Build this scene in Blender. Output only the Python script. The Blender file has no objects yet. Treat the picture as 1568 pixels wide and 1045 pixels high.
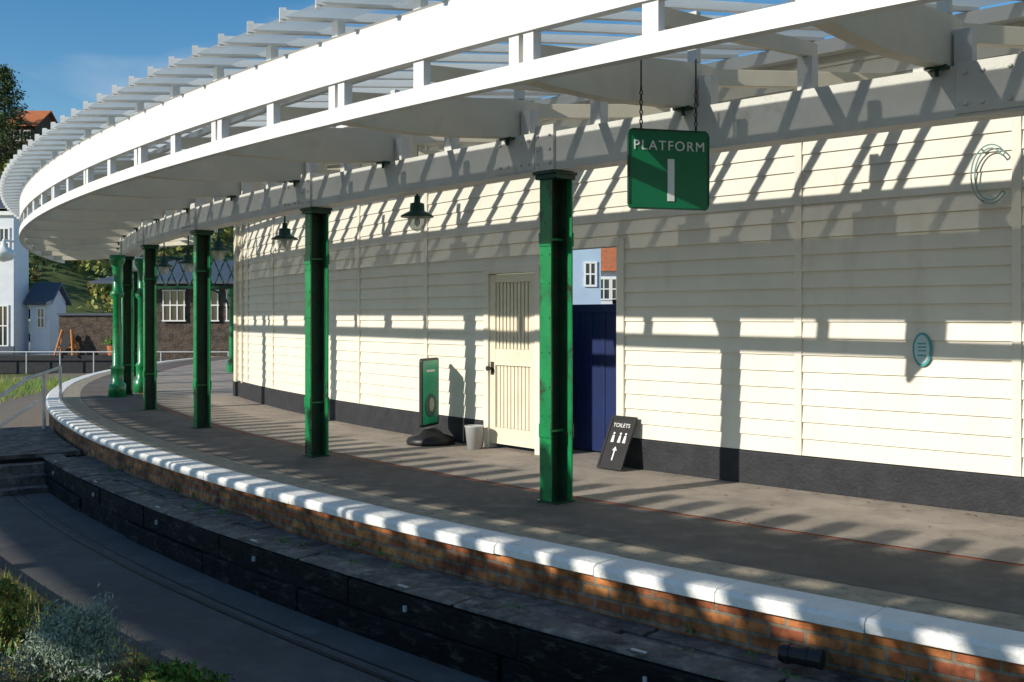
import bpy, math, random
from mathutils import Vector, Matrix
random.seed(7)
CX,CY=29.4,37.6
rad=math.radians
def P(R,t,z=0.0):
    a=rad(t); return Vector((CX-R*math.cos(a),CY-R*math.sin(a),z))
def frame(t):
    a=rad(t); return Vector((math.sin(a),-math.cos(a),0)),Vector((-math.cos(a),-math.sin(a),0))
scene=bpy.context.scene
LH=Vector((.848,.530,0)).normalized(); EL=23.7

# ---------------------------------------------------------------- materials
def newmat(name):
    m=bpy.data.materials.new(name); m.use_nodes=True
    nt=m.node_tree; b=nt.nodes['Principled BSDF']; return m,nt,b
def mat(name,col,rough=.6,var=.15,scale=4,metal=0,bump=0,bscale=40,stretch=(1,1,1),col2=None,c2=(.55,.7),spec=.4,col3=None,c3=(.6,.7),s3=1.3,str3=(1,1,1)):
    m,nt,b=newmat(name); N=nt.nodes; L=nt.links
    tc=N.new('ShaderNodeTexCoord'); mp=N.new('ShaderNodeMapping'); mp.inputs['Scale'].default_value=stretch
    L.new(tc.outputs['Object'],mp.inputs['Vector'])
    n=N.new('ShaderNodeTexNoise'); n.inputs['Scale'].default_value=scale; n.inputs['Detail'].default_value=4; n.inputs['Roughness'].default_value=.6
    L.new(mp.outputs[0],n.inputs['Vector'])
    r=N.new('ShaderNodeValToRGB'); e=r.color_ramp.elements
    e[0].position=.3; e[1].position=.7
    e[0].color=(*[max(0,c*(1-var)) for c in col],1); e[1].color=(*[min(1,c*(1+var)) for c in col],1)
    L.new(n.outputs[0],r.inputs[0]); out=r.outputs[0]
    def layer(out,c,rng,sc,st):
        n2=N.new('ShaderNodeTexNoise'); n2.inputs['Scale'].default_value=sc; n2.inputs['Detail'].default_value=6; n2.inputs['Roughness'].default_value=.7
        if st: L.new(mp.outputs[0],n2.inputs['Vector'])
        else:
            m3=N.new('ShaderNodeMapping'); m3.inputs['Scale'].default_value=str3; L.new(tc.outputs['Object'],m3.inputs['Vector']); L.new(m3.outputs[0],n2.inputs['Vector'])
        mr=N.new('ShaderNodeMapRange'); mr.inputs[1].default_value=rng[0]; mr.inputs[2].default_value=rng[1]
        L.new(n2.outputs[0],mr.inputs[0])
        mx=N.new('ShaderNodeMix'); mx.data_type='RGBA'; L.new(mr.outputs[0],mx.inputs[0]); L.new(out,mx.inputs[6]); mx.inputs[7].default_value=(*c,1)
        return mx.outputs[2]
    if col2: out=layer(out,col2,c2,scale*2.3,True)
    if col3: out=layer(out,col3,c3,s3,False)
    L.new(out,b.inputs['Base Color'])
    b.inputs['Roughness'].default_value=rough; b.inputs['Metallic'].default_value=metal
    b.inputs['Specular IOR Level'].default_value=spec
    if bump:
        n3=N.new('ShaderNodeTexNoise'); n3.inputs['Scale'].default_value=bscale; n3.inputs['Detail'].default_value=3
        L.new(mp.outputs[0],n3.inputs['Vector'])
        bp=N.new('ShaderNodeBump'); bp.inputs['Strength'].default_value=bump; bp.inputs['Distance'].default_value=.02
        L.new(n3.outputs[0],bp.inputs['Height']); L.new(bp.outputs[0],b.inputs['Normal'])
    return m
def brickmat(name,c1,c2,mortar,scale=1,bw=.225,rh=.078,ms=.012,dark=.3):
    m,nt,b=newmat(name); N=nt.nodes; L=nt.links
    tc=N.new('ShaderNodeTexCoord'); br=N.new('ShaderNodeTexBrick')
    br.inputs['Scale'].default_value=scale; br.inputs['Brick Width'].default_value=bw; br.inputs['Row Height'].default_value=rh
    br.inputs['Mortar Size'].default_value=ms; br.inputs['Color1'].default_value=(*c1,1); br.inputs['Color2'].default_value=(*c2,1); br.inputs['Mortar'].default_value=(*mortar,1)
    br.inputs['Mortar Smooth'].default_value=.3
    L.new(tc.outputs['UV'],br.inputs['Vector'])
    out=br.outputs[0]
    for sc,lo,hi,dk in((3.5,.36,.58,dark),(14,.35,.6,.6)):
        n=N.new('ShaderNodeTexNoise'); n.inputs['Scale'].default_value=sc; n.inputs['Detail'].default_value=5
        L.new(tc.outputs['UV'],n.inputs['Vector'])
        r=N.new('ShaderNodeValToRGB'); r.color_ramp.elements[0].color=(dk,dk*.97,dk*.95,1); r.color_ramp.elements[0].position=lo; r.color_ramp.elements[1].position=hi
        L.new(n.outputs[0],r.inputs[0])
        mx=N.new('ShaderNodeMix'); mx.data_type='RGBA'; mx.blend_type='MULTIPLY'; mx.inputs[0].default_value=1
        L.new(out,mx.inputs[6]); L.new(r.outputs[0],mx.inputs[7]); out=mx.outputs[2]
    L.new(out,b.inputs['Base Color'])
    b.inputs['Roughness'].default_value=.9
    bp=N.new('ShaderNodeBump'); bp.inputs['Strength'].default_value=.6; bp.inputs['Distance'].default_value=.01; bp.invert=True
    L.new(br.outputs[1],bp.inputs['Height']); L.new(bp.outputs[0],b.inputs['Normal'])
    return m
def glass(name,clear,tint=(.93,.97,.98),body=(.45,.52,.55),refl=.08):
    m=bpy.data.materials.new(name); m.use_nodes=True; nt=m.node_tree; N=nt.nodes; L=nt.links
    N.remove(N['Principled BSDF']); o=N['Material Output']
    tr=N.new('ShaderNodeBsdfTransparent'); tr.inputs[0].default_value=(*tint,1)
    gl=N.new('ShaderNodeBsdfGlossy'); gl.inputs['Roughness'].default_value=.1
    m1=N.new('ShaderNodeMixShader'); m1.inputs[0].default_value=refl; L.new(tr.outputs[0],m1.inputs[1]); L.new(gl.outputs[0],m1.inputs[2])
    d=N.new('ShaderNodeBsdfDiffuse'); d.inputs[0].default_value=(*body,1)
    t2=N.new('ShaderNodeBsdfTranslucent'); t2.inputs[0].default_value=(*body,1)
    m2=N.new('ShaderNodeMixShader'); m2.inputs[0].default_value=.5; L.new(d.outputs[0],m2.inputs[1]); L.new(t2.outputs[0],m2.inputs[2])
    m3=N.new('ShaderNodeMixShader'); m3.inputs[0].default_value=1-clear
    L.new(m1.outputs[0],m3.inputs[1]); L.new(m2.outputs[0],m3.inputs[2]); L.new(m3.outputs[0],o.inputs[0])
    return m

M_wall=mat('cream_board_paint',(.75,.705,.61),.55,.05,2.5,stretch=(1,1,.5),col3=(.56,.50,.40),c3=(.56,.95),s3=1.1,str3=(2,2,.6),bump=.1,bscale=30)
M_white=mat('white_paint',(.74,.735,.71),.5,.04,3,col3=(.52,.49,.42),c3=(.60,.95),s3=2.2,bump=.06)
M_beam=mat('aged_white_beam_paint',(.64,.625,.58),.6,.08,3,col3=(.34,.30,.24),c3=(.60,.85),s3=3,bump=.15)
M_cream=mat('cream_rafter_paint',(.74,.67,.53),.55,.06,3,col3=(.48,.40,.28),c3=(.60,.95),s3=2.2)
M_plinth=mat('dark_plinth_paint',(.024,.025,.030),.75,.3,6,bump=.6,bscale=35,col2=(.065,.065,.068),c2=(.6,.8))
M_green=mat('green_paint',(.004,.20,.06),.30,.25,4,col3=(.020,.030,.018),c3=(.56,.64),s3=3.5,str3=(1,1,.7),bump=.15,bscale=25,spec=.6)
M_web=mat('rusty_shaded_web',(.012,.05,.024),.5,.4,6,col2=(.05,.03,.02),c2=(.5,.65),bump=.2)  # rust, plus the recess shade darkened into the green
M_greend=mat('dark_green_paint',(.008,.055,.03),.35,.2,5)
M_signg=mat('sign_green_enamel',(.004,.165,.068),.3,.06,3)
M_signw=mat('sign_white',(.8,.8,.78),.4,.02,3)
M_deckL=mat('worn_tan_asphalt',(.36,.31,.262),.9,.16,1.2,col2=(.21,.185,.16),c2=(.46,.75),bump=.5,bscale=110,col3=(.45,.39,.33),c3=(.54,.75),s3=.6)
M_deckD=mat('shade_toned_asphalt',(.145,.126,.108),.88,.2,1.5,col2=(.25,.22,.19),c2=(.5,.75),bump=.5,bscale=110,col3=(.09,.08,.07),c3=(.52,.7),s3=.5)  # shaded copy of the tan asphalt, canopy shade darkened into its colour
M_edge=mat('sun_dashed_edge_paving',(.36,.31,.23),.9,.2,5,col2=(.15,.135,.12),c2=(.50,.72),bump=.4,bscale=80)  # sandy mottle paints in the dashes of sunlight along the edge
M_drain=mat('rusty_drain',(.30,.085,.04),.9,.3,8)
M_coping=mat('white_coping_paint',(.78,.78,.75),.7,.06,4,col2=(.42,.40,.36),c2=(.58,.80),bump=.5,bscale=30)
M_brick=brickmat('orange_red_brick',(.68,.27,.08),(.32,.09,.04),(.27,.22,.16),dark=.4)
M_brick2=brickmat('house_brick',(.14,.085,.055),(.08,.06,.05),(.13,.12,.10),dark=.5)
M_timber=mat('black_tarred_timber',(.012,.011,.011),.75,.5,2.2,stretch=(1,1,3),col2=(.095,.086,.075),c2=(.54,.74),bump=.7,bscale=14,spec=.2)
M_timtop=mat('weathered_lit_timber_top',(.12,.108,.096),.85,.5,3,col2=(.30,.27,.235),c2=(.48,.70),bump=.7,bscale=22,col3=(.035,.033,.031),c3=(.54,.66),s3=2.5)  # weathered grey, lightened further to colour in the sunlit top edges
M_path=mat('path_asphalt',(.11,.108,.107),.9,.2,1.2,bump=.6,bscale=130,col2=(.17,.165,.16),c2=(.52,.75))
M_gravel=mat('gravel',(.22,.19,.15),.95,.4,20,bump=.8,bscale=60)
M_soil=mat('soil',(.06,.045,.03),.95,.4,8,bump=.9,bscale=30,col2=(.05,.09,.02),c2=(.5,.6))
M_grass=mat('grass',(.09,.12,.03),.95,.4,1.2,bump=.8,bscale=20,col2=(.15,.13,.06),c2=(.5,.7))
M_leafG=mat('leaf_grey_green',(.27,.34,.26),.8,.35,9)
M_leafB=mat('leaf_bright',(.09,.21,.025),.7,.4,6)
M_leafY=mat('leaf_yellow',(.26,.27,.06),.8,.4,7,col2=(.25,.15,.07),c2=(.55,.65))
M_leafD=mat('leaf_dark',(.05,.085,.025),.85,.5,.6)
M_leafH=mat('leaf_hill',(.25,.26,.06),.85,.6,.35,col2=(.31,.20,.10),c2=(.52,.65))
M_dead=mat('dead_leaf',(.20,.10,.04),.9,.4,9)
M_bark=mat('bark',(.06,.045,.035),.9,.3,6)
M_black=mat('black_plastic',(.015,.015,.017),.45,.1,5)
M_metal=mat('galvanised_metal',(.50,.51,.52),.45,.1,8,metal=.2)
M_navy=mat('navy_container_paint',(.006,.018,.09),.5,.15,3)
M_slate=mat('slate',(.065,.085,.115),.6,.25,6,stretch=(1,1,6))
M_render=mat('white_render',(.70,.73,.77),.8,.05,2)
M_blueh=mat('pale_blue_render',(.40,.53,.66),.8,.05,2)
M_orange=mat('orange_tile',(.48,.16,.06),.8,.25,5)
M_win=mat('window_glass_dark',(.03,.04,.05),.08,.1,2,spec=.9)
M_wood=mat('stained_wood',(.50,.19,.05),.6,.2,8)
M_chalk=mat('blackboard',(.018,.018,.02),.7,.2,6)
M_poster=mat('poster_green',(.03,.40,.22),.35,.1,4)
M_pdark=mat('poster_dark',(.05,.12,.1),.4,.3,12)
M_ppale=mat('poster_pale',(.5,.5,.4),.4,.3,12)
M_teal=mat('teal_sign',(.04,.30,.32),.4,.1,4)
M_tealm=mat('teal_grey_tube',(.25,.42,.40),.35,.1,6,metal=.2)
M_steel=mat('dark_steel',(.05,.05,.05),.5,.2,6,metal=.5)
M_glassC=glass('clear_roof_glass',.95,refl=.05)
M_glassD=glass('dirty_sun_blocking_glass',.08)  # dirty panes made near opaque to hold bands of the wall in shade
M_glassT=glass('overhang_glass',.13,body=(.55,.64,.68))
M_lampg=glass('lamp_glass',.5,body=(.6,.6,.55))
M_flat=mat('shade_roof_cover',(.1,.1,.1),.9,.1,2)  # covers the unseen roof strip that shades the path

# ---------------------------------------------------------------- builder
class MB:
    def __init__(s): s.v=[];s.f=[];s.m=[];s.mats=[];s.uv={}
    def mi(s,m):
        if m not in s.mats: s.mats.append(m)
        return s.mats.index(m)
    def add(s,vs,fs,m):
        o=len(s.v); s.v+= [tuple(v) for v in vs]; i=s.mi(m)
        for f in fs: s.f.append(tuple(o+k for k in f)); s.m.append(i)
    def obox(s,o,X,Y,Z,m):
        vs=[o+X*a+Y*b+Z*c for c in(0,1) for b in(0,1) for a in(0,1)]
        s.add(vs,[(0,2,3,1),(4,5,7,6),(0,1,5,4),(2,6,7,3),(0,4,6,2),(1,3,7,5)],m)
    def box(s,x0,x1,y0,y1,z0,z1,m): s.obox(Vector((x0,y0,z0)),Vector((x1-x0,0,0)),Vector((0,y1-y0,0)),Vector((0,0,z1-z0)),m)
    def fbox(s,R,t,a0,a1,n0,n1,z0,z1,m):
        T,N=frame(t); o=P(R,t,z0)+T*a0+N*n0
        s.obox(o,T*(a1-a0),N*(n1-n0),Vector((0,0,z1-z0)),m)
    def rprism(s,t,prof,w,m):
        T,N=frame(t); n=len(prof)
        vs=[P(R,t,z)-T*w/2 for R,z in prof]+[P(R,t,z)+T*w/2 for R,z in prof]
        fs=[tuple(range(n)),tuple(range(2*n-1,n-1,-1))]+[(i,(i+1)%n,n+(i+1)%n,n+i) for i in range(n)]
        s.add(vs,fs,m)
    def bar(s,p,q,w,h,m):
        d=(q-p); u=Vector((-d.y,d.x,0)).normalized()*w; s.obox(p-u/2-Vector((0,0,h/2)),d,u,Vector((0,0,h)),m)
    def lathe(s,prof,t0,t1,step,m,closed=True,jit=0):
        n=len(prof); k=max(1,round(abs(t1-t0)/step)); o=len(s.v); i0=s.mi(m)
        L=[0]
        for i in range(1,n+1): 
            a=prof[i-1];b=prof[i%n]; L.append(L[-1]+math.hypot(a[0]-b[0],a[1]-b[1]))
        for j in range(k+1):
            t=t0+(t1-t0)*j/k
            for R,z in prof: s.v.append(tuple(P(R,t,z)))
        mm=n if closed else n-1
        for j in range(k):
            ua=rad(t0+(t1-t0)*j/k)*42; ub=rad(t0+(t1-t0)*(j+1)/k)*42
            for i in range(mm):
                a=o+j*n+i; b=o+j*n+(i+1)%n
                s.uv[len(s.f)]=[(ua,-L[i]),(ua,-L[i+1]),(ub,-L[i+1]),(ub,-L[i])]
                s.f.append((a,b,b+n,a+n)); s.m.append(i0)
        if closed:
            s.f.append(tuple(o+i for i in range(n))); s.m.append(i0)
            s.f.append(tuple(o+k*n+n-1-i for i in range(n))); s.m.append(i0)
    def rev(s,cx,cy,prof,m,n=20,ax=None):
        vs=[];fs=[];k=len(prof)
        for j in range(n):
            a=2*math.pi*j/n
            for r,z in prof: vs.append((cx+r*math.cos(a),cy+r*math.sin(a),z))
        for j in range(n):
            for i in range(k-1):
                a=j*k+i;b=((j+1)%n)*k+i; fs.append((a,b,b+1,a+1))
        s.add(vs,fs,m)
    def cyl(s,p,q,r,m,n=10,r2=None):
        p=Vector(p);q=Vector(q);d=(q-p).normalized(); r2=r if r2 is None else r2
        u=d.cross(Vector((0,0,1))); 
        if u.length<1e-3:u=Vector((1,0,0))
        u.normalize(); w=d.cross(u)
        vs=[p+(u*math.cos(2*math.pi*j/n)+w*math.sin(2*math.pi*j/n))*r for j in range(n)]+[q+(u*math.cos(2*math.pi*j/n)+w*math.sin(2*math.pi*j/n))*r2 for j in range(n)]
        s.add(vs,[(j,(j+1)%n,n+(j+1)%n,n+j) for j in range(n)]+[tuple(range(n-1,-1,-1)),tuple(range(n,2*n))],m)
    def tube(s,pts,r,m,n=8):
        for a,b in zip(pts[:-1],pts[1:]): s.cyl(a,b,r,m,n)
    def leaf(s,c,sz,m,asp=.5,up=0):
        a=Vector((random.gauss(0,1),random.gauss(0,1),random.gauss(0,1)+up)).normalized(); b=a.cross(Vector((random.gauss(0,1),random.gauss(0,1),random.gauss(0,1)))).normalized()
        a=a*sz; b=b*sz*asp
        s.add([c-a*.5,c-b*.5,c+a*.7,c+b*.5],[(0,1,2,3)],m)
    def obj(s,name,parent=None,smooth=False,bevel=0,recalc=True):
        me=bpy.data.meshes.new(name); me.from_pydata(s.v,[],s.f)
        for m in s.mats: me.materials.append(m)
        me.polygons.foreach_set('material_index',s.m)
        uvl=me.uv_layers.new(name='UVMap')
        for p in me.polygons:
            u=s.uv.get(p.index)
            if u:
                for li,c in zip(p.loop_indices,u): uvl.data[li].uv=c
            else:
                nn=p.normal; 
                for li in p.loop_indices:
                    co=me.vertices[me.loops[li].vertex_index].co
                    uvl.data[li].uv=((co.y if abs(nn.x)>abs(nn.y) else co.x),co.z)
            p.use_smooth=smooth
        me.update()
        if recalc:
            import bmesh
            bm=bmesh.new(); bm.from_mesh(me); bmesh.ops.recalc_face_normals(bm,faces=bm.faces); bm.to_mesh(me); bm.free()
        o=bpy.data.objects.new(name,me); scene.collection.objects.link(o)
        if parent: o.parent=parent
        if bevel:
            b=o.modifiers.new('bevel','BEVEL'); b.width=bevel; b.segments=2; b.limit_method='ANGLE'
        return o
def empty(name):
    o=bpy.data.objects.new(name,None); scene.collection.objects.link(o); return o
def text(s,name,loc,rot,size,m,parent,ext=.002,spacing=1,align='CENTER'):
    c=bpy.data.curves.new(name,'FONT'); c.body=s; c.size=size; c.extrude=ext; c.align_x=align; c.align_y='CENTER'; c.space_character=spacing
    c.materials.append(m); o=bpy.data.objects.new(name,c); scene.collection.objects.link(o); o.location=loc; o.rotation_euler=rot; o.parent=parent; return o

# ---------------------------------------------------------------- ground & platform
g=MB(); g.add([(-600,-200,-.76),(600,-200,-.76),(600,900,-.76),(-600,900,-.76)],[(0,1,2,3)],M_grass); g.obj('ground')
d=MB(); d.lathe([(40.48,0),(28,0)],-15,62,.5,M_deckL,False); d.obj('platform_inner_paving')
d=MB(); d.lathe([(40.54,-.004),(40.48,-.004)],-15,62,.5,M_drain,False); d.lathe([(41.70,0),(40.54,0)],-15,62,.5,M_deckD,False); d.lathe([(42.04,-.002),(41.70,-.002)],-15,62,.5,M_edge,False)
d.obj('platform_outer_paving')
c=MB(); t=-14.0
while t<61:
    w=1.22; j=random.uniform(-.003,.003); e=.003; q=random.uniform(-.004,.004)
    c.lathe([(42.045,-.08),(42.045,.004+j),(42.31+q,.0+j),(42.338+q,-.022),(42.34+q,-.075+j)],t+e,t+w-e,.41,M_coping); t+=w
c.obj('platform_coping',bevel=.005)
b=MB(); b.lathe([(42.28,-.07),(42.28,-.76)],-14,61,.5,M_brick,False); b.obj('platform_brick_wall',recalc=False)
tm=MB()
for row,(z0,z1) in enumerate([(-.52,-.305),(-.76,-.525)]):
    t=33.4
    while t<61:
        w=random.uniform(1.9,3.2); j=random.uniform(-.02,.02); q=random.uniform(-.010,.010)
        tm.lathe([(42.66,z1+q),(42.90+j,z1+q-.006),(42.90+j,z0),(42.66,z0)],t+.015,t+w-.015,.5,M_timber); t+=w
tm.obj('timber_edging_wall',bevel=.01)
tp=MB()
for R0,R1 in((42.29,42.46),(42.47,42.655)):
    t=33.4
    while t<61:
        w=random.uniform(2.0,3.4); q=random.uniform(-.012,.012)
        tp.lathe([(R0,-.33+q),(R1,-.332+q),(R1,-.38),(R0,-.38)],t+.02,t+w-.02,.5,M_timtop); t+=w
t=33.4
while t<61:
    w=random.uniform(1.9,3.2); q=random.uniform(-.010,.010); tp.lathe([(42.665,-.275+q),(42.895+q,-.283+q),(42.9+q,-.303),(42.665,-.303)],t+.02,t+w-.02,.5,M_timtop); t+=w
tp.obj('timber_edging_top_boards',bevel=.008)
fx=MB(); t=34.5
while t<60:
    fx.fbox(42.88,t,-.05,.05,-.015,.006,-.27,-.262,M_metal); fx.fbox(42.91,t+.1,-.012,.012,-.0,.02,-.42,-.38,M_metal); t+=2.7
fx.obj('timber_fixing_brackets')
pth=MB(); pth.lathe([(44.35,-.70),(42.8,-.70)],33.3,64,.5,M_path,False); pth.obj('path')
rl=MB(); rl.lathe([(43.32,-.70),(43.32,-.692),(43.36,-.692),(43.36,-.70)],33.3,64,.5,M_steel)
rl.lathe([(43.22,-.70),(43.22,-.694),(43.235,-.694),(43.235,-.70)],33.3,64,.5,M_steel); rl.obj('embedded_rail')
bed=MB(); bed.lathe([(46.6,-.50),(45.4,-.52),(44.45,-.62),(44.45,-.60),(44.35,-.60),(44.35,-.76)],33.3,64,.5,M_soil,False); bed.obj('planting_bed')
op=MB(); op.lathe([(60,0),(46.9,0),(46.6,0),(46.6,-.7)],20,66,.5,M_deckD,False); op.obj('opposite_platform')
dk=MB()
for i in range(16):
    t=33.0-i*.33
    dk.lathe([(42.36,-.285),(46.2,-.285),(46.2,-.34),(42.36,-.34)],t-.31,t,.31,M_timtop)
for i in range(3):
    dk.lathe([(42.36,-.39-.12*i),(46.2,-.39-.12*i),(46.2,-.76),(42.36,-.76)],33.06+i*.38,33.42+i*.38,.36,M_timtop)
dk.lathe([(42.36,-.34),(46.2,-.34),(46.2,-.76),(42.36,-.76)],27.8,33.04,1,M_timber)
dk.obj('timber_boardwalk_steps')
gv=MB(); gv.lathe([(42.3,-.735),(49,-.735)],-14,28,.7,M_gravel,False); gv.obj('gravel_trackbed')
hr=MB()
B=Vector((-7.95,17.4,.66))
hr.tube([Vector((B.x,B.y,-.28)),B,Vector((-7.95,16.9,.62)),Vector((-7.62,14.8,.33)),Vector((-7.1,12.9,.0))],.030,M_metal)
hr.tube([B,Vector((-8.6,19.5,.66)),Vector((-8.6,19.5,-.28))],.030,M_metal)
hr.tube([Vector((-7.95,17.2,.2)),Vector((-7.55,14.6,-.1))],.022,M_metal)
hr.obj('handrail')
w=MB()
for i in range(420):
    t=random.uniform(26,54); R=random.choice([random.uniform(38.82,39.0),random.uniform(40.3,40.7),random.uniform(42.3,42.85),random.uniform(39,42)])
    z=.006 if R<42.04 else -.30
    T,N=frame(random.uniform(0,360)); c_=P(R,t,z); s_=random.uniform(.012,.028)
    w.add([c_-T*s_,c_-N*s_*.5+Vector((0,0,.004)),c_+T*s_+Vector((0,0,.006)),c_+N*s_*.5],[(0,1,2,3)],M_dead)
for i in range(38):
    t=random.uniform(34,54); R=random.choice([42.29,42.66,42.47])
    for k in range(18):
        c_=P(R+random.gauss(0,.015),t+random.gauss(0,.05),-.31); w.leaf(c_+Vector((0,0,random.uniform(0,.05))),.03,M_leafB,.4,1)
w.obj('leaf_litter_and_weeds',recalc=False)

# ---------------------------------------------------------------- wall
WR=38.75
def wprof(z0,z1,th=.15):
    p=[];z=z0; bh=.155
    k=math.floor((z0-.325)/bh+1e-6)
    while z<z1-1e-4:
        zt=min(z1,.325+(k+1)*bh); f0=(z-(.325+k*bh))/bh; f1=(zt-(.325+k*bh))/bh
        p.append((WR+.021-.019*f0,z)); p.append((WR+.021-.019*f1,zt)); z=zt;k+=1
    p.append((WR-th,z1)); p.append((WR-th,z0)); return p
wl=empty('weatherboard_wall')
w=MB()
WT=4.1
for a,bb,z0 in((25.3,39.93,.325),(41.46,41.62,.325),(43.2,58,.325),(39.93,41.46,2.19),(41.62,43.2,2.38)):
    w.lathe(wprof(z0,WT),a,bb,.5,M_wall)
w.obj('boards',wl)
w=MB()
for a,bb in((25.3,39.93),(41.46,41.62),(43.2,58)):
    w.lathe([(WR+.03,0),(WR+.03,.30),(WR+.022,.318),(WR-.15,.318),(WR-.15,0)],a,bb,.5,M_plinth)
w.obj('plinth',wl,bevel=.006)
w=MB()
for t in(57.6,54.8,52,49.2,46.4,38.0,35.2,32.4,29.6,26.9): w.fbox(WR,t,-.035,.035,.0,.030,.325,WT,M_wall)
w.fbox(WR,43.26,-.04,.06,-.12,.038,.325,2.46,M_wall); w.fbox(WR,41.57,-.05,.04,-.12,.038,.0,2.46,M_wall)
w.fbox(WR,42.42,-.56,.56,-.12,.040,2.375,2.47,M_wall)
w.fbox(WR,25.35,-.12,.12,-.1,.07,0.3,WT,M_cream); w.fbox(WR,26.2,-.04,.04,0,.05,.3,WT,M_cream)
w.fbox(WR,25.35,-.13,.13,-.1,.085,0,.3,M_plinth)
w.obj('trim',wl)
w=MB(); w.lathe([(WR+.16,3.98),(WR+.16,4.1),(WR-.1,4.1),(WR-.1,3.98)],25.3,58,.5,M_white); w.obj('wall_plate',wl)
# door
dr=empty('boarded_door'); w=MB(); tc=40.695; hw=.465
w.fbox(WR,tc,-hw-.05,-hw+.035,-.1,.05,0,2.19,M_wall); w.fbox(WR,tc,hw-.035,hw+.05,-.1,.05,0,2.19,M_wall); w.fbox(WR,tc,-hw-.05,hw+.05,-.1,.055,2.14,2.22,M_wall)
w.obj('frame',dr,bevel=.004)
w=MB(); a0,a1=-hw+.037,hw-.037
w.fbox(WR,tc,a0,a1,-.06,-.035,.06,2.13,M_cream)
for x0,x1 in((a0,a0+.10),(a1-.10,a1)): w.fbox(WR,tc,x0,x1,-.02,.018,.06,2.13,M_cream)
for z0,z1 in((.06,.26),(1.02,1.22),(2.03,2.13)): w.fbox(WR,tc,a0+.101,a1-.101,-.02,.016,z0,z1,M_cream)
x=a0+.105
while x<a1-.13:
    w.fbox(WR,tc,x,x+.050,-.034,-.012,.262,1.018,M_cream); w.fbox(WR,tc,x,x+.044,-.034,-.002,1.222,2.028,M_cream); x+=.066
w.obj('leaf',dr,bevel=.003)
w=MB(); T,N=frame(tc); o=P(WR,tc,.98)+T*(a0+.05)+N*.02
w.cyl(o,o+N*.05,.012,M_steel); w.cyl(o+N*.05,o+N*.085,.03,M_steel,12); w.fbox(WR,tc,a0+.02,a0+.08,.018,.024,.9,1.06,M_steel); w.obj('knob',dr)

# blue container behind opening
bc=empty('blue_container'); w=MB(); Rb=38.15
w.fbox(Rb,42.3,-2.3,.78,-1.6,0,.02,1.74,M_navy)
x=-2.3
while x<.74: w.fbox(Rb,42.3,x,x+.07,0.001,.012,.08,1.68,M_navy); x+=.21
w.fbox(Rb,42.3,-2.31,.8,.0,.02,1.66,1.76,M_navy); w.obj('body',bc,bevel=.005)
w=MB(); w.fbox(Rb,42.3,-.2,.2,-.5,-.2,1.765,1.82,M_black); w.fbox(Rb,42.3,.38,.42,-.1,-.06,1.765,1.9,M_steel); w.obj('lid_fittings',bc)

# ---------------------------------------------------------------- columns
cts=[56.0,50.35,44.65,39.08,33.75,28.85,23.6,18.5,13.5]
def column(R,t,full=True):
    e=empty('green_iron_column'); w=MB(); s=1
    w.fbox(R,t,-.094,.040,.076,.095,0.0,2.80,M_green); w.fbox(R,t,-.098,.124,-.095,-.078,0,2.80,M_green)
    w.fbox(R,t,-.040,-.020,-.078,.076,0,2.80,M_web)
    w.fbox(R,t,-.019,.076,-.0775,-.070,0,2.80,M_web)  # dark strip laid over the inner flange in place of recess shade
    for z in(.62,2.28):
        w.fbox(R,t,-.097,.045,.095,.105,z-.06,z+.06,M_green); w.fbox(R,t,-.085,.035,-.073,.073,z-.01,z+.01,M_green)
        w.fbox(R,t,-.103,.128,-.105,-.0955,z-.06,z+.06,M_green)
    w.obj('shaft',e,bevel=.003)
    w=MB(); w.fbox(R,t,-.115,.13,-.115,.115,0.001,.014,M_greend); w.obj('base_plate',e)
    w=MB(); w.fbox(R,t,-.12,.13,-.125,.125,2.80,2.84,M_greend); w.fbox(R,t,-.14,.14,-.14,.14,2.84,2.868,M_greend); w.obj('capital',e,bevel=.004)
    w=MB(); T,N=frame(t)
    for z in[.1,.3,.5,.75,1.0,1.3,1.6,1.9,2.15,2.45,2.65]:
        for a in(-.07,.02):
            o=P(R,t,z)+T*a+N*.095; w.cyl(o,o+N*.007,.009,M_green,6)
    w.obj('rivets',e)
for t in cts: column(40.8,t)

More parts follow.
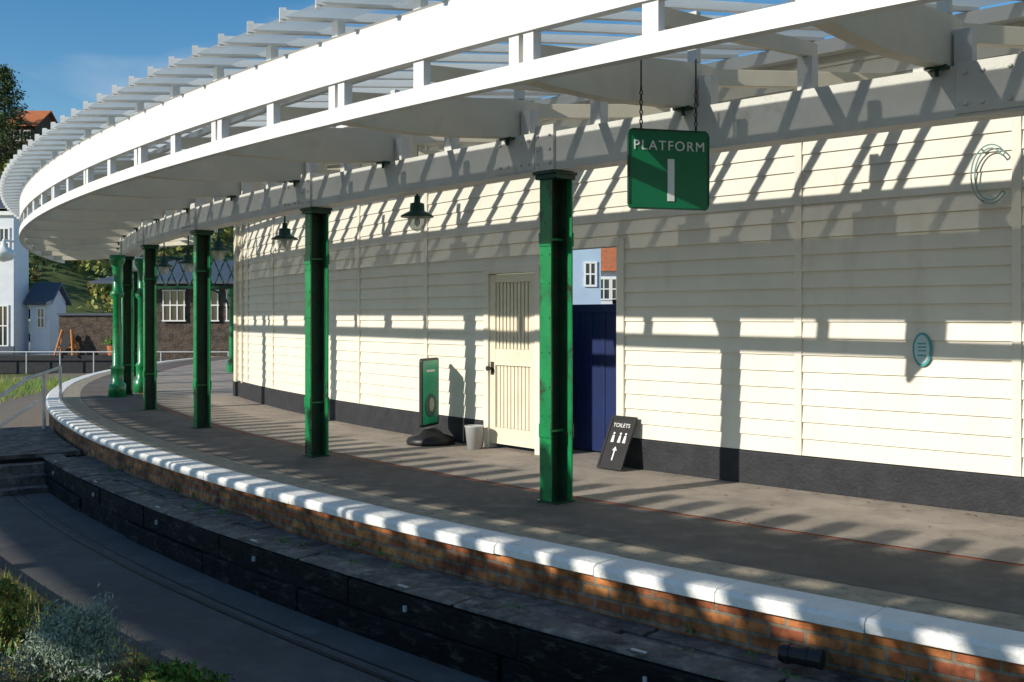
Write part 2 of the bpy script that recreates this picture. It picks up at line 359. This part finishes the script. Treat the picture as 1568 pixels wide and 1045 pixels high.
# ---------------------------------------------------------------- canopy
def canopy(name,Rk,t0,t1,main=True):
    e=empty(name); sg=1 if main else -1
    rz=lambda k:3.9+.058*(k+.35)
    w=MB()
    w.lathe([(Rk(-.05),3.09),(Rk(-.05),3.205),(Rk(.03),3.205),(Rk(.03),3.09)],t0,t1,.5,M_white)
    w.lathe([(Rk(-.04),3.40),(Rk(-.04),3.74),(Rk(-.055),3.75),(Rk(.04),3.75),(Rk(.04),3.40)],t0,t1,.5,M_white)
    w.obj('fascia_rails',e)
    k=-14; ts=[]
    while True:
        t=46.68-1.325*k
        if t<t0+.2: break
        if t<t1-.2: ts.append((t,k%2==0))
        k+=1
    w=MB()
    for t,thick in ts:
        if thick:
            w.fbox(Rk(0),t,-.105,-.02,-.055,.02 ,3.205,3.40,M_white); w.fbox(Rk(0),t,.02,.105,-.055,.02,3.205,3.40,M_white)
        else: w.fbox(Rk(0),t,-.055,.055,-.045,.02,3.205,3.40,M_white)
    w.obj('fascia_posts',e)
    w=MB()
    for t,thick in ts:
        if thick:
            pr=[(Rk(.04),3.34),(Rk(.04),3.10),(Rk(.3),3.10),(Rk(.8),3.11),(Rk(1.3),3.15),(Rk(1.83),3.206),(Rk(2.06),3.206),(Rk(2.2),3.30),(Rk(2.2),3.56),(Rk(1.95),3.56)]
            w.rprism(t,pr,.11,M_cream)
            if main: w.bar(P(Rk(2.1),t,3.48),P(Rk(3.93),t+1.25,3.62),.07,.13,M_cream)
        else:
            pr=[(Rk(.04),3.38),(Rk(.04),3.27),(Rk(1.9),3.45),(Rk(2.05),3.45),(Rk(2.05),3.56),(Rk(1.95),3.56)]
            w.rprism(t,pr,.055,M_cream)
    w.obj('rafters',e,bevel=.004)
    w=MB()
    for t,thick in ts:
        for dt in ((-.13,.13) if thick else (0,)):
            w.fbox(Rk(1.95),t,dt-.055,dt+.055,-.05,.05,3.202,3.445,M_beam)
        if thick: w.fbox(Rk(1.95),t,-.04,.04,-.03,.03,3.57,3.96,M_beam)
    w.obj('stub_posts',e)
    w=MB(); w.lathe([(Rk(1.84),2.87),(Rk(1.84),3.2),(Rk(2.05),3.2),(Rk(2.05),2.87)],t0,t1,.5,M_beam); w.obj('main_beam',e)
    w=MB()
    for k0,k1,z0,z1 in((1.22,1.29,3.88,3.95),(2.5,2.58,3.92,4.0)):
        w.lathe([(Rk(k0),z0),(Rk(k0),z1),(Rk(k1),z1),(Rk(k1),z0)],t0,t1,.5,M_white)
    for t,thick in ts: w.fbox(Rk(0),t,-.04,.04,-.035,.035,3.75,3.88,M_white)
    w.obj('purlins',e)
    w=MB(); t=t1
    if main:
        while t>t0:
            p=P(Rk(3.95),t,rz(3.95)); q=P(Rk(-.36),t-3.1,rz(-.36)+.015); w.bar(p,q,.055,.07,M_white)
            q2=q-(q-p).normalized()*.05; w.bar(q2,q,.04,.11,M_white)
            t-=.66
    else:
        while t>t0:
            w.rprism(t,[(Rk(-.38),3.88),(Rk(-.38),3.96),(Rk(4.4),4.2),(Rk(4.4),4.14)],.19,M_white); t-=.5
    w.obj('glazing_bars',e)
    if main:
        segs=[(-.34,.12,M_glassT),(.12,.36,M_glassC),(.36,1.2,M_glassD),(1.2,2.5,M_glassC),(2.5,3.95,M_glassD)]
        for i,(k0,k1,m) in enumerate(segs):
            w=MB(); w.lathe([(Rk(k0),rz(k0)),(Rk(k1),rz(k1))],t0,t1,.53,m,False); w.obj('glass_pane_run_%d'%i,e)
    else:
        w=MB(); w.lathe([(Rk(3.1),4.1),(Rk(6.3),4.3),(Rk(6.3),4.4),(Rk(3.1),4.2)],t0,t1,1,M_flat); w.obj('added_shade_roof',e)  # unseen solid strip added to keep the path in shade
    if main:
        w=MB()
        for t in cts:
            w.fbox(40.8,t,-.11,.11,-.14,.14,2.87,3.26,M_beam)
            w.fbox(40.8,t,-.62,-.14,-.118,.118,2.89,3.215,M_beam)
            T,N=frame(t)
            for a in(-.56,-.46,-.30,-.2):
                for z in(2.95,3.15):
                    o=P(40.8,t,z)+T*a+N*.118; w.cyl(o,o+N*.015,.016,M_beam,6)
            for z in(2.93,3.05,3.17):
                for a in(-.07,.07):
                    o=P(40.8,t,z)+T*a+N*.14; w.cyl(o,o+N*.015,.014,M_beam,6)
        w.obj('joint_plates',e,bevel=.004)
        w=MB()
        for t,thick in ts:
            if thick:
                T,N=frame(t); o=P(40.8+.15,t,3.2)
                w.fbox(40.8,t,-.07,.07,.112,.19,3.185,3.204,M_greend); w.cyl(o,o-Vector((0,0,.06)),.014,M_greend,8)
        w.obj('clamp_bolts',e)
    return e
canopy('platform_canopy',lambda k:42.75-k,13,58)
canopy('opposite_canopy',lambda k:49+k,25,66,False)
for t in(60,54.5,44,38.6,33.2,27.8): column(51,t)

# ---------------------------------------------------------------- lamps
def lamp(x,y,z,top=2.88,s=1):
    e=empty('hanging_lamp'); w=MB()
    w.rev(x,y,[(0,z+.20*s),(.03*s,z+.2*s),(.035*s,z+.13*s),(.075*s,z+.12*s),(.08*s,z+.04*s),(.10*s,z+.03*s),(.175*s,z-.01*s),(.178*s,z-.025*s),(.10*s,z-.02*s),(0,z-.02*s)],M_greend,24)
    w.cyl((x,y,z+.19*s),(x,y,top),.012,M_greend)
    w.rev(x,y,[(0,top),(.05,top),(.05,top-.02),(0,top-.02)],M_greend,12); w.obj('cap',e,True)
    w=MB(); w.rev(x,y,[(.09*s,z-.022*s),(.098*s,z-.06*s),(.085*s,z-.12*s),(.05*s,z-.165*s),(0,z-.18*s)],M_lampg,20); w.rev(x,y,[(0,z-.03*s),(.03*s,z-.05*s),(.03*s,z-.1*s),(0,z-.13*s)],M_signw,10); w.obj('bowl',e,True)
for R,t,z in((40.45,41.25,2.70),(40.3,36.4,2.67),(40.3,32.6,2.66),(40.3,29.9,2.55),(40.3,26.5,2.6)):
    p=P(R,t); lamp(p.x,p.y,z,3.5)

# ---------------------------------------------------------------- platform sign
sg=empty('platform_sign'); ang=rad(14.5); D=Vector((math.cos(ang),math.sin(ang),0)); Nn=Vector((math.sin(ang),-math.cos(ang),0)); cen=Vector((1.117,7.3,2.655))
def rrect(w,h,r,n=5):
    pts=[]
    for cx,cz,a0 in((w/2-r,h/2-r,0),(-w/2+r,h/2-r,90),(-w/2+r,-h/2+r,180),(w/2-r,-h/2+r,270)):
        for i in range(n+1):
            a=rad(a0+90*i/n); pts.append((cx+r*math.cos(a),cz+r*math.sin(a)))
    return pts
def plate(mb,cen,X,Y,N,pts,th,m):
    n=len(pts); vs=[cen+X*a+Y*b+N*th/2 for a,b in pts]+[cen+X*a+Y*b-N*th/2 for a,b in pts]
    mb.add(vs,[tuple(range(n)),tuple(range(2*n-1,n-1,-1))]+[(i,n+i,n+(i+1)%n,(i+1)%n) for i in range(n)],m)
Zv=Vector((0,0,1))
w=MB(); plate(w,cen,D,Zv,Nn,rrect(.615,.565,.03),.022,M_signg); w.obj('panel',sg)
w=MB()
for s in(-1,1):
    plate(w,cen+D*s*.303,D,Zv,Nn,[(-.006,-.25),(.006,-.25),(.006,.25),(-.006,.25)],.03,M_greend)
    plate(w,cen+Zv*s*.278,D,Zv,Nn,[(-.28,-.006),(.28,-.006),(.28,.006),(-.28,.006)],.03,M_greend)
w.obj('rim',sg)
tx=text('PLATFORM','lettering',cen+Nn*.014+Zv*.165,(rad(90),0,ang),.097,M_signw,sg,spacing=1.2)
w=MB(); plate(w,cen+Nn*.014-Zv*.075+D*.012,D,Zv,Nn,[(-.025,-.15),(.025,-.15),(.025,.15),(-.025,.15)],.006,M_signw); w.obj('numeral',sg)
w=MB()
for s in(-.21,.21):
    for i in range(9):
        o=cen+D*s+Zv*(.285+i*.034); X=D if i%2 else Nn
        w.tube([o+X*.010*math.cos(a)*1.0+Zv*.02*math.sin(a)+Zv*.015 for a in[j*math.pi/3 for j in range(7)]],.005,M_steel,5)
    w.cyl(cen+D*s+Zv*.55,cen+D*s+Zv*.80,.006,M_steel)
w.obj('chains',sg)

# wall items
ov=empty('oval_wall_sign'); T,N=frame(48.1); o=P(WR+.035,48.1,1.33); pts=[(.08*math.cos(a),.145*math.sin(a)) for a in[j*math.pi/16 for j in range(32)]]
w=MB(); plate(w,o,T,Zv,N,pts,.012,M_teal); w.obj('panel',ov)
w=MB(); plate(w,o+N*.007,T,Zv,N,[(a*.8,b*.86) for a,b in pts],.004,mat('oval_face',(.45,.6,.62),.5,.1,8)); 
for z in(.05,.02,-.01,-.05): plate(w,o+N*.0095+Zv*z,T,Zv,N,[(-.035,-.006),(.035,-.006),(.035,.006),(-.035,.006)],.003,M_teal)
w.obj('face',ov)
lt=empty('wall_letters')
def letter(name,t,z,a0,a1,rx,rz_):
    T,N=frame(t); o=P(WR+.08,t,z); w=MB()
    for off in(0,.03):
        pts=[o+T*(rx-off)*math.cos(rad(a))+Zv*(rz_-off)*math.sin(rad(a)) for a in[a0+(a1-a0)*j/32 for j in range(33)]]
        w.tube(pts,.006,M_tealm,6)
    for a in(a0,a1):
        c_,s_=math.cos(rad(a)),math.sin(rad(a)); w.cyl(o+T*rx*c_+Zv*rz_*s_,o+T*(rx-.03)*c_+Zv*(rz_-.03)*s_,.006,M_tealm,6)
    for a in(120,240): 
        q=o+T*rx*math.cos(rad(a))+Zv*rz_*math.sin(rad(a)); w.cyl(q,q-N*.08,.006,M_steel,6)
    w.obj(name,lt)
letter('letter_c',48.93,2.77,42,318,.15,.24); letter('letter_o',49.56,2.77,0,360,.17,.24)

# green pavement sign
gs=empty('pavement_sign'); p=P(39.14,38.97); X=Vector((.36,.93,0)).normalized(); Nn2=Vector((X.y,-X.x,0))*-1
w=MB(); n=24
prof=[(.0,.0),(1.0,.0),(1.04,.04),(.95,.09),(.55,.13),(.35,.2),(0,.2)]
vs=[];fs=[]
for j in range(n):
    a=2*math.pi*j/n
    for r,z in prof: vs.append((p.x+.30*r*math.cos(a),p.y+.26*r*math.sin(a),z))
for j in range(n):
    for i in range(len(prof)-1):
        a=j*len(prof)+i;b=((j+1)%n)*len(prof)+i; fs.append((a,b,b+1,a+1))
w.add(vs,fs,M_black); w.obj('base',gs,True)
w=MB(); o=Vector((p.x-.02,p.y,.66))
plate(w,o,X,Zv,Nn2,rrect(.50,.86,.04),.035,M_black); w.obj('frame',gs)
w=MB()
for s in(-1,1): plate(w,o+Nn2*.019*s,X,Zv,Nn2,rrect(.44,.80,.02),.003,M_poster)
for s in(-1,1):
    plate(w,o+Nn2*.022*s+Zv*.27,X,Zv,Nn2,[(-.12,-.015),(.12,-.015),(.12,.015),(-.12,.015)],.002,M_signw)
    plate(w,o+Nn2*.022*s-Zv*.17,X,Zv,Nn2,[(.17*math.cos(a),.15*math.sin(a)) for a in[j*math.pi/10 for j in range(20)]],.002,M_pdark)
    plate(w,o+Nn2*.024*s-Zv*.16+X*.03,X,Zv,Nn2,[(.07*math.cos(a),.09*math.sin(a)) for a in[j*math.pi/10 for j in range(20)]],.002,M_ppale)
w.obj('poster',gs)
# bucket
w=MB(); w.rev(-.46,12.5,[(0,.0),(.085,.0),(.115,.27),(.122,.275),(.122,.285),(.108,.285),(.08,.02),(0,.02)],M_metal,24)
w.tube([Vector((-.46+.12*math.cos(a),12.5-.02,.27-.09*math.sin(a))) for a in[j*math.pi/8 for j in range(9)]],.004,M_steel,5); w.obj('bucket',smooth=True)
# toilets board
tb=empty('toilets_chalkboard'); t=43.42; T,N=frame(t); b0=P(39.06,t,.005); b1=P(38.80,t,.54); Y=(b1-b0).normalized(); Nb=T.cross(Y); 
if Nb.dot(N)<0: Nb=-Nb
h=(b1-b0).length; cc=(b0+b1)/2+Nb*.01
w=MB(); plate(w,cc,T,Y,Nb,[(-.165,-h/2),(.165,-h/2),(.165,h/2),(-.165,h/2)],.02,M_chalk)
for a0,a1_,b_0,b_1 in((-.17,-.145,-h/2,h/2),(.145,.17,-h/2,h/2),(-.145,.145,h/2-.025,h/2),(-.145,.145,-h/2,-h/2+.025)):
    plate(w,cc+Nb*.012,T,Y,Nb,[(a0,b_0),(a1_,b_0),(a1_,b_1),(a0,b_1)],.012,M_black)
w.obj('board',tb)
R3=Matrix((T,Y,T.cross(Y))).transposed().to_euler()
text('TOILETS','word',cc+Nb*.014+Y*.19,R3,.062,M_signw,tb)
w=MB(); q=cc+Nb*.013
for sx in(-.07,.02,.09): plate(w,q+T*sx+Y*.10,T,Y,Nb,[(.013*math.cos(a),.013*math.sin(a)) for a in[j*math.pi/5 for j in range(10)]],.002,M_signw); plate(w,q+T*sx+Y*.045,T,Y,Nb,[(-.02,-.045),(.02,-.045),(.012,.035),(-.012,.035)],.002,M_signw)
plate(w,q-Y*.13,T,Y,Nb,[(-.008,-.07),(.008,-.07),(.008,.04),(.03,.04),(0,.085),(-.03,.04),(-.008,.04)],.002,M_signw); w.obj('pictograms',tb)
# pipe
w=MB(); a=P(42.5,48.9,-.22);T,N=frame(48.9); dd=(T*1.0-N*.15).normalized(); w.cyl(a,a+dd*.2,.048,M_black,20); w.cyl(a+dd*.02,a+dd*.05,.055,M_black,20); w.cyl(a+dd*.2,a+dd*.23,.053,M_black,20); w.cyl(a+dd*.13,a+dd*.15,.052,M_black,20); w.obj('drain_pipe')

# ---------------------------------------------------------------- plants
def bush(name,cx,cy,z0,rx,rz_,n,sz,m,asp=.4,up=.6,m2=None):
    w=MB()
    for i in range(26):
        a=random.uniform(0,6.28); r=rx*random.uniform(.1,.85); q=Vector((cx+r*math.cos(a),cy+r*math.sin(a),z0+rz_*random.uniform(.4,.85)*(1-.5*(r/rx)**2)))
        w.cyl((cx+random.uniform(-.05,.05),cy+random.uniform(-.05,.05),z0-.04),q,.006,M_bark,5,.002)
    cl=[]
    for i in range(60):
        th=random.uniform(0,6.28); ph=random.uniform(0,1)**.6; cl.append((math.cos(th)*math.cos(ph*1.5),math.sin(th)*math.cos(ph*1.5),math.sin(ph*1.5),random.uniform(.78,1.08)))
    for i in range(n):
        c_=random.choice(cl); rr=c_[3]*random.uniform(.72,1)
        q=Vector((cx+rx*c_[0]*rr+random.gauss(0,rx*.09),cy+rx*c_[1]*rr+random.gauss(0,rx*.09),max(z0,z0+rz_*c_[2]*rr+random.gauss(0,rz_*.08))))
        w.leaf(q,sz*random.uniform(.6,1.3),(m2 if m2 and random.random()<.3 else m),asp,up)
    w.obj(name,recalc=False)
bush('santolina_bush',-2.55,6.0,-.58,.39,.50,11000,.028,M_leafG,.35,.8)
bush('santolina_bush',-3.1,5.7,-.58,.3,.36,4000,.028,M_leafG,.35,.8)
bush('leafy_shrub',-1.95,5.85,-.62,.34,.2,2200,.05,M_leafB,.5,.8,M_leafY)
bush('leafy_shrub',-3.35,6.6,-.58,.32,.32,2600,.05,M_leafY,.3,1.2,M_leafB)
bush('leafy_shrub',-3.9,7.4,-.58,.4,.30,2600,.05,M_leafY,.3,1.2,M_leafB)
bush('leafy_shrub',-2.2,5.2,-.58,.4,.3,2600,.06,M_leafB,.4,.9,M_leafY)
w=MB()
for i in range(7000):
    t=random.uniform(38,54); R=random.uniform(44.40,46.3); q=P(R,t,-.60); hgt=random.uniform(.05,.24)
    dx,dy=random.gauss(0,.05),random.gauss(0,.05)
    w.add([q+Vector((-.004,0,0)),q+Vector((.004,0,0)),q+Vector((dx,dy,hgt))],[(0,1,2)],M_leafY if random.random()<.6 else M_leafB)
w.obj('grass_tufts',recalc=False)
w=MB()
for i in range(6000):
    x=random.uniform(-19,-8.5); y=random.uniform(22,38)
    if math.hypot(CX-x,CY-y)<44.4: continue
    q=Vector((x,y,-.74)); hgt=random.uniform(.1,.3)
    w.add([q+Vector((-.02,0,0)),q+Vector((.02,0,0)),q+Vector((random.gauss(0,.08),random.gauss(0,.08),hgt))],[(0,1,2)],M_leafB if random.random()<.6 else M_leafH)
w.obj('trackside_grass',recalc=False)

# ---------------------------------------------------------------- background
rd=MB(); rd.box(-60,-9,43.5,70,-.7,-.03,M_deckL); rd.obj('road')
w=MB(); w.box(-60,-13.2,43.1,43.45,-.74,.02,M_plinth); w.obj('low_retaining_wall')
fe=MB()
for i in range(16):
    x=-30+i*1.4; fe.cyl((x,42.6,-.72),(x,42.6,.2),.03,M_metal,6)
fe.cyl((-30,42.6,.18),(-9,42.6,.18),.03,M_metal,6); fe.obj('railing_fence')
def hz(x,y):
    v=20*math.exp(-(((x+62)/30)**2+((y-108)/32)**2))+7.5*math.exp(-(((x+33)/22)**2+((y-95)/20)**2))
    return v-.8+1.0*math.sin(x*.31+y*.17)*min(1,v/5)
w=MB(); nx,ny=60,36; vs=[];fs=[]
for j in range(ny):
    for i in range(nx):
        x=-110+i*2.4; y=68+j*2.4; vs.append((x,y,hz(x,y)-.3))
for j in range(ny-1):
    for i in range(nx-1): a=j*nx+i; fs.append((a,a+1,a+nx+1,a+nx))
w.add(vs,fs,M_grass); w.obj('hill',smooth=True)
w=MB(); 
for i in range(520):
    x=random.uniform(-66,-22); y=random.uniform(70,108); z=hz(x,y); r=random.uniform(.7,1.9)
    m=M_leafD if random.random()<.35 else M_leafH
    for k in range(70):
        v=Vector((random.gauss(0,1),random.gauss(0,1),abs(random.gauss(0,1)))).normalized()*r*random.uniform(.7,1.1)
        w.leaf(Vector((x,y,z))+v,random.uniform(.25,.55),m,.6)
w.obj('hillside_shrubs',recalc=False)
def pine(x,y,z,h,rb):
    w=MB(); w.cyl((x,y,z),(x,y,z+h*.97),.22,M_bark,8,.04)
    for i in range(50):
        f=i/50; zz=z+h*(.12+.86*f); rr=rb*(1-f)**.7*random.uniform(.65,1.15)+.2; a=i*2.4
        tip=Vector((x+rr*math.cos(a),y+rr*math.sin(a),zz+rr*.12)); w.cyl((x,y,zz),tip,.05,M_bark,5,.015)
        for k in range(95):
            s=random.uniform(.15,1); q=Vector((x,y,zz)).lerp(tip,s)+Vector((random.gauss(0,.25),random.gauss(0,.25),random.gauss(0,.18))); w.leaf(q,random.uniform(.2,.42),M_leafD,.35)
    w.obj('pine_tree',recalc=False)
pine(-43.6,88,13.5,9.8,2.9); pine(-47.5,90,13,9,2.4)
def house(name,x0,x1,y0,y1,z0,ze,zr,mw,mr,wins=(),axis='x',ov=.3):
    e=empty(name); w=MB(); w.box(x0,x1,y0,y1,z0,ze,mw)
    ym=(y0+y1)/2; xm=(x0+x1)/2
    if axis=='x': w.add([(x0,y0,ze),(x0,y1,ze),(x0,ym,zr-.1),(x1,y0,ze),(x1,y1,ze),(x1,ym,zr-.1)],[(0,1,2),(3,5,4)],mw)
    else: w.add([(x0,y0,ze),(x1,y0,ze),(xm,y0,zr-.1),(x0,y1,ze),(x1,y1,ze),(xm,y1,zr-.1)],[(0,1,2),(3,5,4)],mw)
    w.obj('walls',e); w=MB(); th=.12
    if axis=='x':
        for ya in(y0-ov,y1+ov):
            zo=ze-(zr-ze)*ov/(ym-y0)
            w.add([(x0-ov,ya,zo),(x1+ov,ya,zo),(x1+ov,ym,zr),(x0-ov,ym,zr),(x0-ov,ya,zo+th),(x1+ov,ya,zo+th),(x1+ov,ym,zr+th),(x0-ov,ym,zr+th)],[(0,1,2,3),(4,5,6,7),(0,1,5,4),(0,3,7,4),(1,2,6,5)],mr)
    else:
        for xa in(x0-ov,x1+ov):
            zo=ze-(zr-ze)*ov/(xm-x0)
            w.add([(xa,y0-ov,zo),(xa,y1+ov,zo),(xm,y1+ov,zr),(xm,y0-ov,zr),(xa,y0-ov,zo+th),(xa,y1+ov,zo+th),(xm,y1+ov,zr+th),(xm,y0-ov,zr+th)],[(0,1,2,3),(4,5,6,7),(0,1,5,4),(0,3,7,4),(1,2,6,5)],mr)
    w.obj('roof',e)
    w=MB()
    for wx,wz,ww,wh in wins:
        w.box(wx-ww/2,wx+ww/2,y0-.01,y0+.05,wz,wz+wh,M_win)
        for a,b_ in((wx-ww/2-.07,wx-ww/2),(wx+ww/2,wx+ww/2+.07),(wx-.025,wx+.025)): w.box(a,b_,y0-.05,y0-.012,wz,wz+wh,M_signw)
        for a,b_ in((wz-.07,wz-.002),(wz+wh+.002,wz+wh+.07),(wz+wh/2-.025,wz+wh/2+.025)): w.box(wx-ww/2-.07,wx+ww/2+.07,y0-.055,y0-.014,a,b_,M_signw)
    if wins: w.obj('windows',e)
    return e
e=house('white_house',-33,-21.9,45,46.4,-.03,6.4,7.0,M_render,M_slate,[(-22.3,4.3,.35,1.2),(-22.35,.4,.35,1.7),(-24.5,4.3,.9,1.3)],'x',.15)
w=MB(); w.box(-33.1,-21.85,44.9,44.99,0,.35,M_slate); w.box(-33.1,-21.8,44.85,44.99,6.1,6.4,M_signw); w.obj('base_and_cornice',e)
e=house('small_white_outbuilding',-21.6,-20.75,45.9,47.6,-.03,2.35,3.1,M_render,M_slate,[(-21.1,1.2,.25,.8)],'x',.2)
e=empty('station_signal_building'); w=MB()
w.box(-16.5,-7.5,42.6,48,-.3,1.35,M_brick2); w.obj('brick_base',e)
w=MB(); w.box(-16.5,-15.3,42.7,48,1.35,3.1,M_render); w.box(-15.3,-7.5,42.9,48,1.35,3.1,M_brick2); w.obj('upper_walls',e)
w=MB(); w.add([(-17.3,42,3.1),(-6.8,42,3.1),(-6.8,48.8,3.1),(-17.3,48.8,3.1),(-15,45.4,4.15),(-9,45.4,4.15)],[(0,1,5,4),(1,2,5),(2,3,4,5),(3,0,4),(0,3,2,1)],M_slate); w.box(-17.3,-6.8,41.95,42.0,3.0,3.12,M_slate); w.obj('hip_roof',e)
w=MB()
for x0 in(-14.6,-13.2,-11.95,-10.7,-9.5):
    w.box(x0,x0+.92,42.84,42.89,1.5,2.75,M_win)
    for k in range(4): xx=x0+k*.293; w.box(xx,xx+.045,42.78,42.835,1.5,2.75,M_signw)
    for z in(1.45,2.1,2.72): w.box(x0-.03,x0+.96,42.775,42.83,z,z+.055,M_signw)
w.obj('windows',e)
w=MB(); w.box(-19.3,-16.6,43.6,44.4,-.03,1.7,M_brick2); w.box(-19.35,-16.6,43.5,44.5,1.702,1.8,M_slate); w.obj('stone_garden_wall')
fb=empty('green_lattice_footbridge'); w=MB()
x0,x1=-11.2,-7.2; y=30
w.box(x0,x1,y-.06,y+.06,3.3,3.4,M_greend); w.box(x0,x1,y-.06,y+.06,2.45,2.53,M_greend)
k=int((x1-x0)/.35)
for i in range(k):
    a=x0+i*.35
    w.cyl((a,y,2.5),(a+.35,y,3.33),.022,M_greend,5); w.cyl((a+.35,y,2.5),(a,y,3.33),.022,M_greend,5)
w.obj('lattice_girder',fb)
w=MB()
for xx in(x0+.05,-8.2):
    w.rev(xx,y,[(.0,0),(.16,0),(.16,.3),(.09,.4),(.08,2.2),(.14,2.3),(.14,2.45),(0,2.45)],M_green,14)
for s,xx in((1,x0+.15),(-1,-8.3)):
    w.tube([Vector((xx+s*.7*(1-math.cos(rad(a))),y,1.85+.6*math.sin(rad(a)))) for a in range(0,91,15)],.03,M_greend,6)
w.obj('posts_and_brackets',fb)
for xx,yy in((-8.0,20.75),(-7.95,22.0)):
    w=MB(); w.rev(xx,yy,[(.0,0),(.17,0),(.17,.25),(.12,.3),(.12,.55),(.14,.58),(.09,.65),(.08,2.0),(.13,2.05),(.13,2.12),(.085,2.16),(.085,2.6),(.15,2.75),(.15,2.87),(0,2.87)],M_green,18); w.obj('round_cast_iron_column',smooth=True)
w=MB()
for s in(-1,1):
    for q in(-.38,.38): w.cyl((-18.8+q,43.6+s*.3,.02),(-18.8+q*.5,43.6,1.1),.05,M_wood,6)
    w.cyl((-19.1,43.6+s*.2,.35),(-18.5,43.6+s*.2,.35),.04,M_wood,6)
w.add([(-19.0,43.34,.3),(-18.6,43.34,.3),(-18.66,43.55,.95),(-18.94,43.55,.95)],[(0,1,2,3)],M_chalk)
for v_ in range(len(w.v)): w.v[v_]=(w.v[v_][0],w.v[v_][1]-.35,w.v[v_][2])
w.obj('wooden_a_board')
w=MB(); w.rev(-16.9,43.3,[(0,.02),(.16,.02),(.22,.42),(.0,.42)],M_orange,14)
for i in range(250): w.leaf(Vector((-16.9+random.gauss(0,.14),43.3+random.gauss(0,.14),.5+abs(random.gauss(0,.12)))),.1,M_leafB)
w.obj('potted_plant',recalc=False)
w=MB(); w.rev(-21.9,44.1,[(0,4.9),(.1,4.9),(.12,4.7),(.5,4.45),(.52,4.35),(.35,4.1),(0,4.0)],M_signw,20); w.cyl((-21.9,45.0,4.95),(-21.9,44.1,4.95),.05,M_signw); w.obj('wall_lamp',smooth=True)
house('hillside_brick_house',-44.4,-41.9,90,95,14,18.6,20.2,M_brick2,M_orange,[(-43.5,17.2,.5,.8),(-42.6,17.2,.5,.8)],'x',.3)
house('pale_blue_house',1.2,2.95,34,42,0,5.2,6.5,M_blueh,M_slate,[(2.6,2.7,.3,.7)])
house('far_terrace_house',3.0,6.0,48,54,0,3.9,5.0,M_render,M_orange,[(4.3,2.5,.5,.9),(4.9,2.5,.4,.9)])
yd=MB(); yd.box(-8,40,26,80,-.5,-.02,M_deckL); yd.obj('station_yard')

# ---------------------------------------------------------------- world, sun, camera
wd=bpy.data.worlds.new('World'); scene.world=wd; wd.use_nodes=True; N=wd.node_tree.nodes; L=wd.node_tree.links
sky=N.new('ShaderNodeTexSky'); sky.sky_type='NISHITA'; sky.sun_disc=False; sky.sun_elevation=rad(EL); sky.sun_rotation=math.atan2(-LH.x,-LH.y)%(2*math.pi)
sky.air_density=1.0; sky.dust_density=.1; sky.ozone_density=1.5
bg=N['Background']; bg.inputs[1].default_value=.13
hs=N.new('ShaderNodeHueSaturation'); hs.inputs['Saturation'].default_value=1.42; L.new(sky.outputs[0],hs.inputs['Color'])
tc=N.new('ShaderNodeTexCoord'); mp=N.new('ShaderNodeMapping'); mp.inputs['Scale'].default_value=(3,3,9); nz=N.new('ShaderNodeTexNoise'); nz.inputs['Scale'].default_value=1.2; nz.inputs['Detail'].default_value=7
L.new(tc.outputs['Generated'],mp.inputs[0]); L.new(mp.outputs[0],nz.inputs[0])
mr=N.new('ShaderNodeMapRange'); mr.inputs[1].default_value=.52; mr.inputs[2].default_value=.80; mr.inputs[4].default_value=.5; L.new(nz.outputs[0],mr.inputs[0])
mx=N.new('ShaderNodeMix'); mx.data_type='RGBA'; L.new(mr.outputs[0],mx.inputs[0]); L.new(hs.outputs[0],mx.inputs[6]); mx.inputs[7].default_value=(5.5,5.8,6.2,1)
L.new(mx.outputs[2],bg.inputs[0])
s=bpy.data.lights.new('sun','SUN'); s.energy=4.9; s.angle=rad(.5); s.color=(1,.925,.80); so=bpy.data.objects.new('sun',s); scene.collection.objects.link(so)
e=rad(EL); so.rotation_euler=Vector((LH.x*math.cos(e),LH.y*math.cos(e),-math.sin(e))).to_track_quat('-Z','Y').to_euler(); so.location=(-20,-10,15)
cam=bpy.data.cameras.new('camera'); cam.sensor_width=36; cam.lens=36; cam.shift_y=-(522.5-487)/1568; cam.clip_end=2000; cam.clip_start=.05
co=bpy.data.objects.new('camera',cam); scene.collection.objects.link(co); co.location=(0,0,1.6); co.rotation_euler=(rad(90),0,0); scene.camera=co
scene.view_settings.view_transform='Standard'; scene.view_settings.look='None'; scene.view_settings.exposure=0

# origins at object centres
def bbc(vs):
    return Vector([(min(v[i] for v in vs)+max(v[i] for v in vs))/2 for i in range(3)])
for o in list(scene.objects):
    if o.parent or o.type in('CAMERA','LIGHT'): continue
    if o.type=='MESH' and o.name!='ground':
        c_=bbc([v.co for v in o.data.vertices]); c_.z=min(v.co.z for v in o.data.vertices); o.data.transform(Matrix.Translation(-c_)); o.location=c_
    elif o.type=='EMPTY':
        vs=[v.co for ch in o.children if ch.type=='MESH' for v in ch.data.vertices]
        if vs:
            c_=bbc(vs); c_.z=min(v.z for v in vs); o.location=c_
            for ch in o.children: ch.matrix_parent_inverse=Matrix.Translation(-c_)
